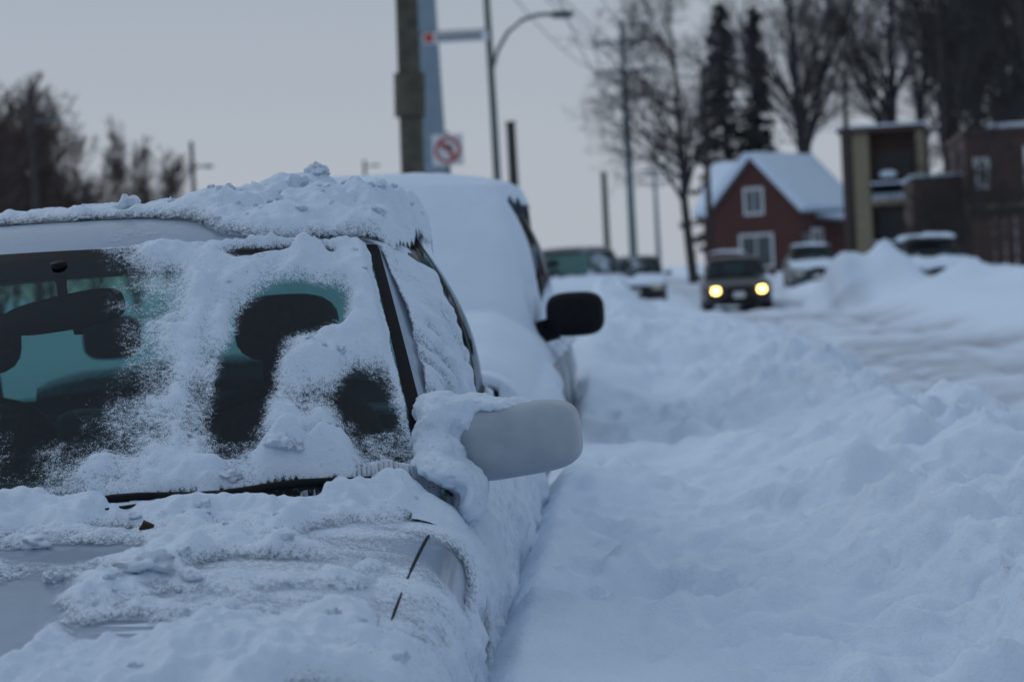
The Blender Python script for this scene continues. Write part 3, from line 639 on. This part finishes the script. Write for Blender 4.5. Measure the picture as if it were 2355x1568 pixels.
superell('covered_grill',ap,(2.2,1.5,4.35),(.4,.3,.4),M_black,3,res=10); superell('grill_snow',ap,(2.2,1.5,4.8),(.42,.32,.2),M_farsnow,2.5,res=10)
box('parapet',ap,(1.95,4.4,7.0),(4.2,7.0,.22),M_brick2); box('roof_snow',ap,(1.95,4.4,7.17),(4.15,6.9,.12),M_farsnow)
# right brick building
rb=empty('brick_building',(18.0,84,.3),math.radians(-8))
box('walls',rb,(4.5,5,2.6),(9,10,5.6),M_brick2); box('parapet',rb,(4.5,5,5.5),(9.2,10.2,.24),M_brick2); box('roof_snow',rb,(5.0,5,5.7),(8.0,9.8,.2),M_farsnow)
box('belt_course',rb,(4.5,-.04,2.6),(9.0,.08,.16),M_tan)
box('lower_wing',rb,(-1.0,6,1.9),(2.0,8,4.0),M_brick2); box('lower_wing_snow',rb,(-1.0,6,4.0),(2.1,8.1,.12),M_farsnow)
window(rb,.6,0,3.9,.45,.9); window(rb,2.6,0,4.0,.6,1.4); window(rb,5,0,4.0,1.2,1.4); window(rb,1.4,0,1.4,.9,1.2); box('entry_door',rb,(3.6,-.02,1.2),(1,.08,2.1),M_door)
fc=empty('wooden_fence',(13.1,60,.5),math.radians(-12))
for i in range(30): box(f'board_{i}',fc,(i*.3,0,.75+.012*i),(.27,.05,1.6+.02*i),M_fence)
box('rail',fc,(4.4,.05,1.0),(8.9,.06,.1),M_fence)
TBsh=tree_data('bush',41,3.4,(16,9,6),M_bark,.05,up=.2,ang=(20,60),clear=.03)
for i,(x,y,s) in enumerate([(17.1,78,1.),(18.3,76,1.1),(16.4,74,.7),(19.4,74,1.),(16.0,82,1.3),(17.5,81,1.5)]): inst('bare_bush',TBsh,x,y,.5,s,i*1.3)
# ---------------------------------------------------------------- world/light
wd=bpy.data.worlds.new('World'); sc.world=wd; wd.use_nodes=True; nt=wd.node_tree; bg=nt.nodes['Background']
sk=nt.nodes.new('ShaderNodeTexSky'); sk.sky_type='NISHITA'; sk.sun_disc=False; el,az=math.radians(38),math.radians(-50); sk.sun_elevation=el; sk.sun_rotation=az
tc=nt.nodes.new('ShaderNodeTexCoord'); sp=nt.nodes.new('ShaderNodeSeparateXYZ'); nt.links.new(tc.outputs['Generated'],sp.inputs[0])
rp=nt.nodes.new('ShaderNodeValToRGB'); e=rp.color_ramp.elements; e[0].position=0; e[0].color=(.475,.515,.585,1); e[1].position=.2; e[1].color=(.38,.44,.52,1)
x=e.new(.06); x.color=(.455,.50,.57,1); x=e.new(1.); x.color=(.43,.53,.67,1)
nt.links.new(sp.outputs['Z'],rp.inputs[0])
sm=nt.nodes.new('ShaderNodeVectorMath'); sm.operation='SCALE'; sm.inputs[3].default_value=9.0; nt.links.new(rp.outputs[0],sm.inputs[0])
sn=nt.nodes.new('ShaderNodeVectorMath'); sn.operation='SCALE'; sn.inputs[3].default_value=.05; nt.links.new(sk.outputs[0],sn.inputs[0])
ad=nt.nodes.new('ShaderNodeVectorMath'); ad.operation='ADD'; nt.links.new(sm.outputs[0],ad.inputs[0]); nt.links.new(sn.outputs[0],ad.inputs[1])
nt.links.new(ad.outputs[0],bg.inputs['Color']); bg.inputs['Strength'].default_value=.096
sl_=bpy.data.lights.new('sun','SUN'); sl_.energy=.5; sl_.angle=math.radians(32); sl_.color=(1,.98,.96); so=bpy.data.objects.new('sun',sl_); sc.collection.objects.link(so)
dv=Vector((math.sin(az)*math.cos(el),math.cos(az)*math.cos(el),math.sin(el))); so.rotation_euler=dv.to_track_quat('Z','Y').to_euler(); so.location=(0,0,30)
# ---------------------------------------------------------------- camera
cd=bpy.data.cameras.new('camera'); co=bpy.data.objects.new('camera',cd); sc.collection.objects.link(co); sc.camera=co
cd.lens=75.7; cd.sensor_width=36; cd.sensor_fit='HORIZONTAL'; cd.clip_end=3000; cd.clip_start=.05
pt=math.radians(1.837); ro=math.radians(3); U=Vector((0,math.sin(pt),math.cos(pt))); Fw=Vector((0,math.cos(pt),-math.sin(pt))); R=Vector((1,0,0))
cx=R*math.cos(ro)-U*math.sin(ro); cy=R*math.sin(ro)+U*math.cos(ro); cz=-Fw
M=Matrix((cx,cy,cz)).transposed().to_4x4(); M.translation=(0,0,1.33); co.matrix_world=M
cd.dof.use_dof=True; cd.dof.focus_distance=4.25; cd.dof.aperture_fstop=4.5
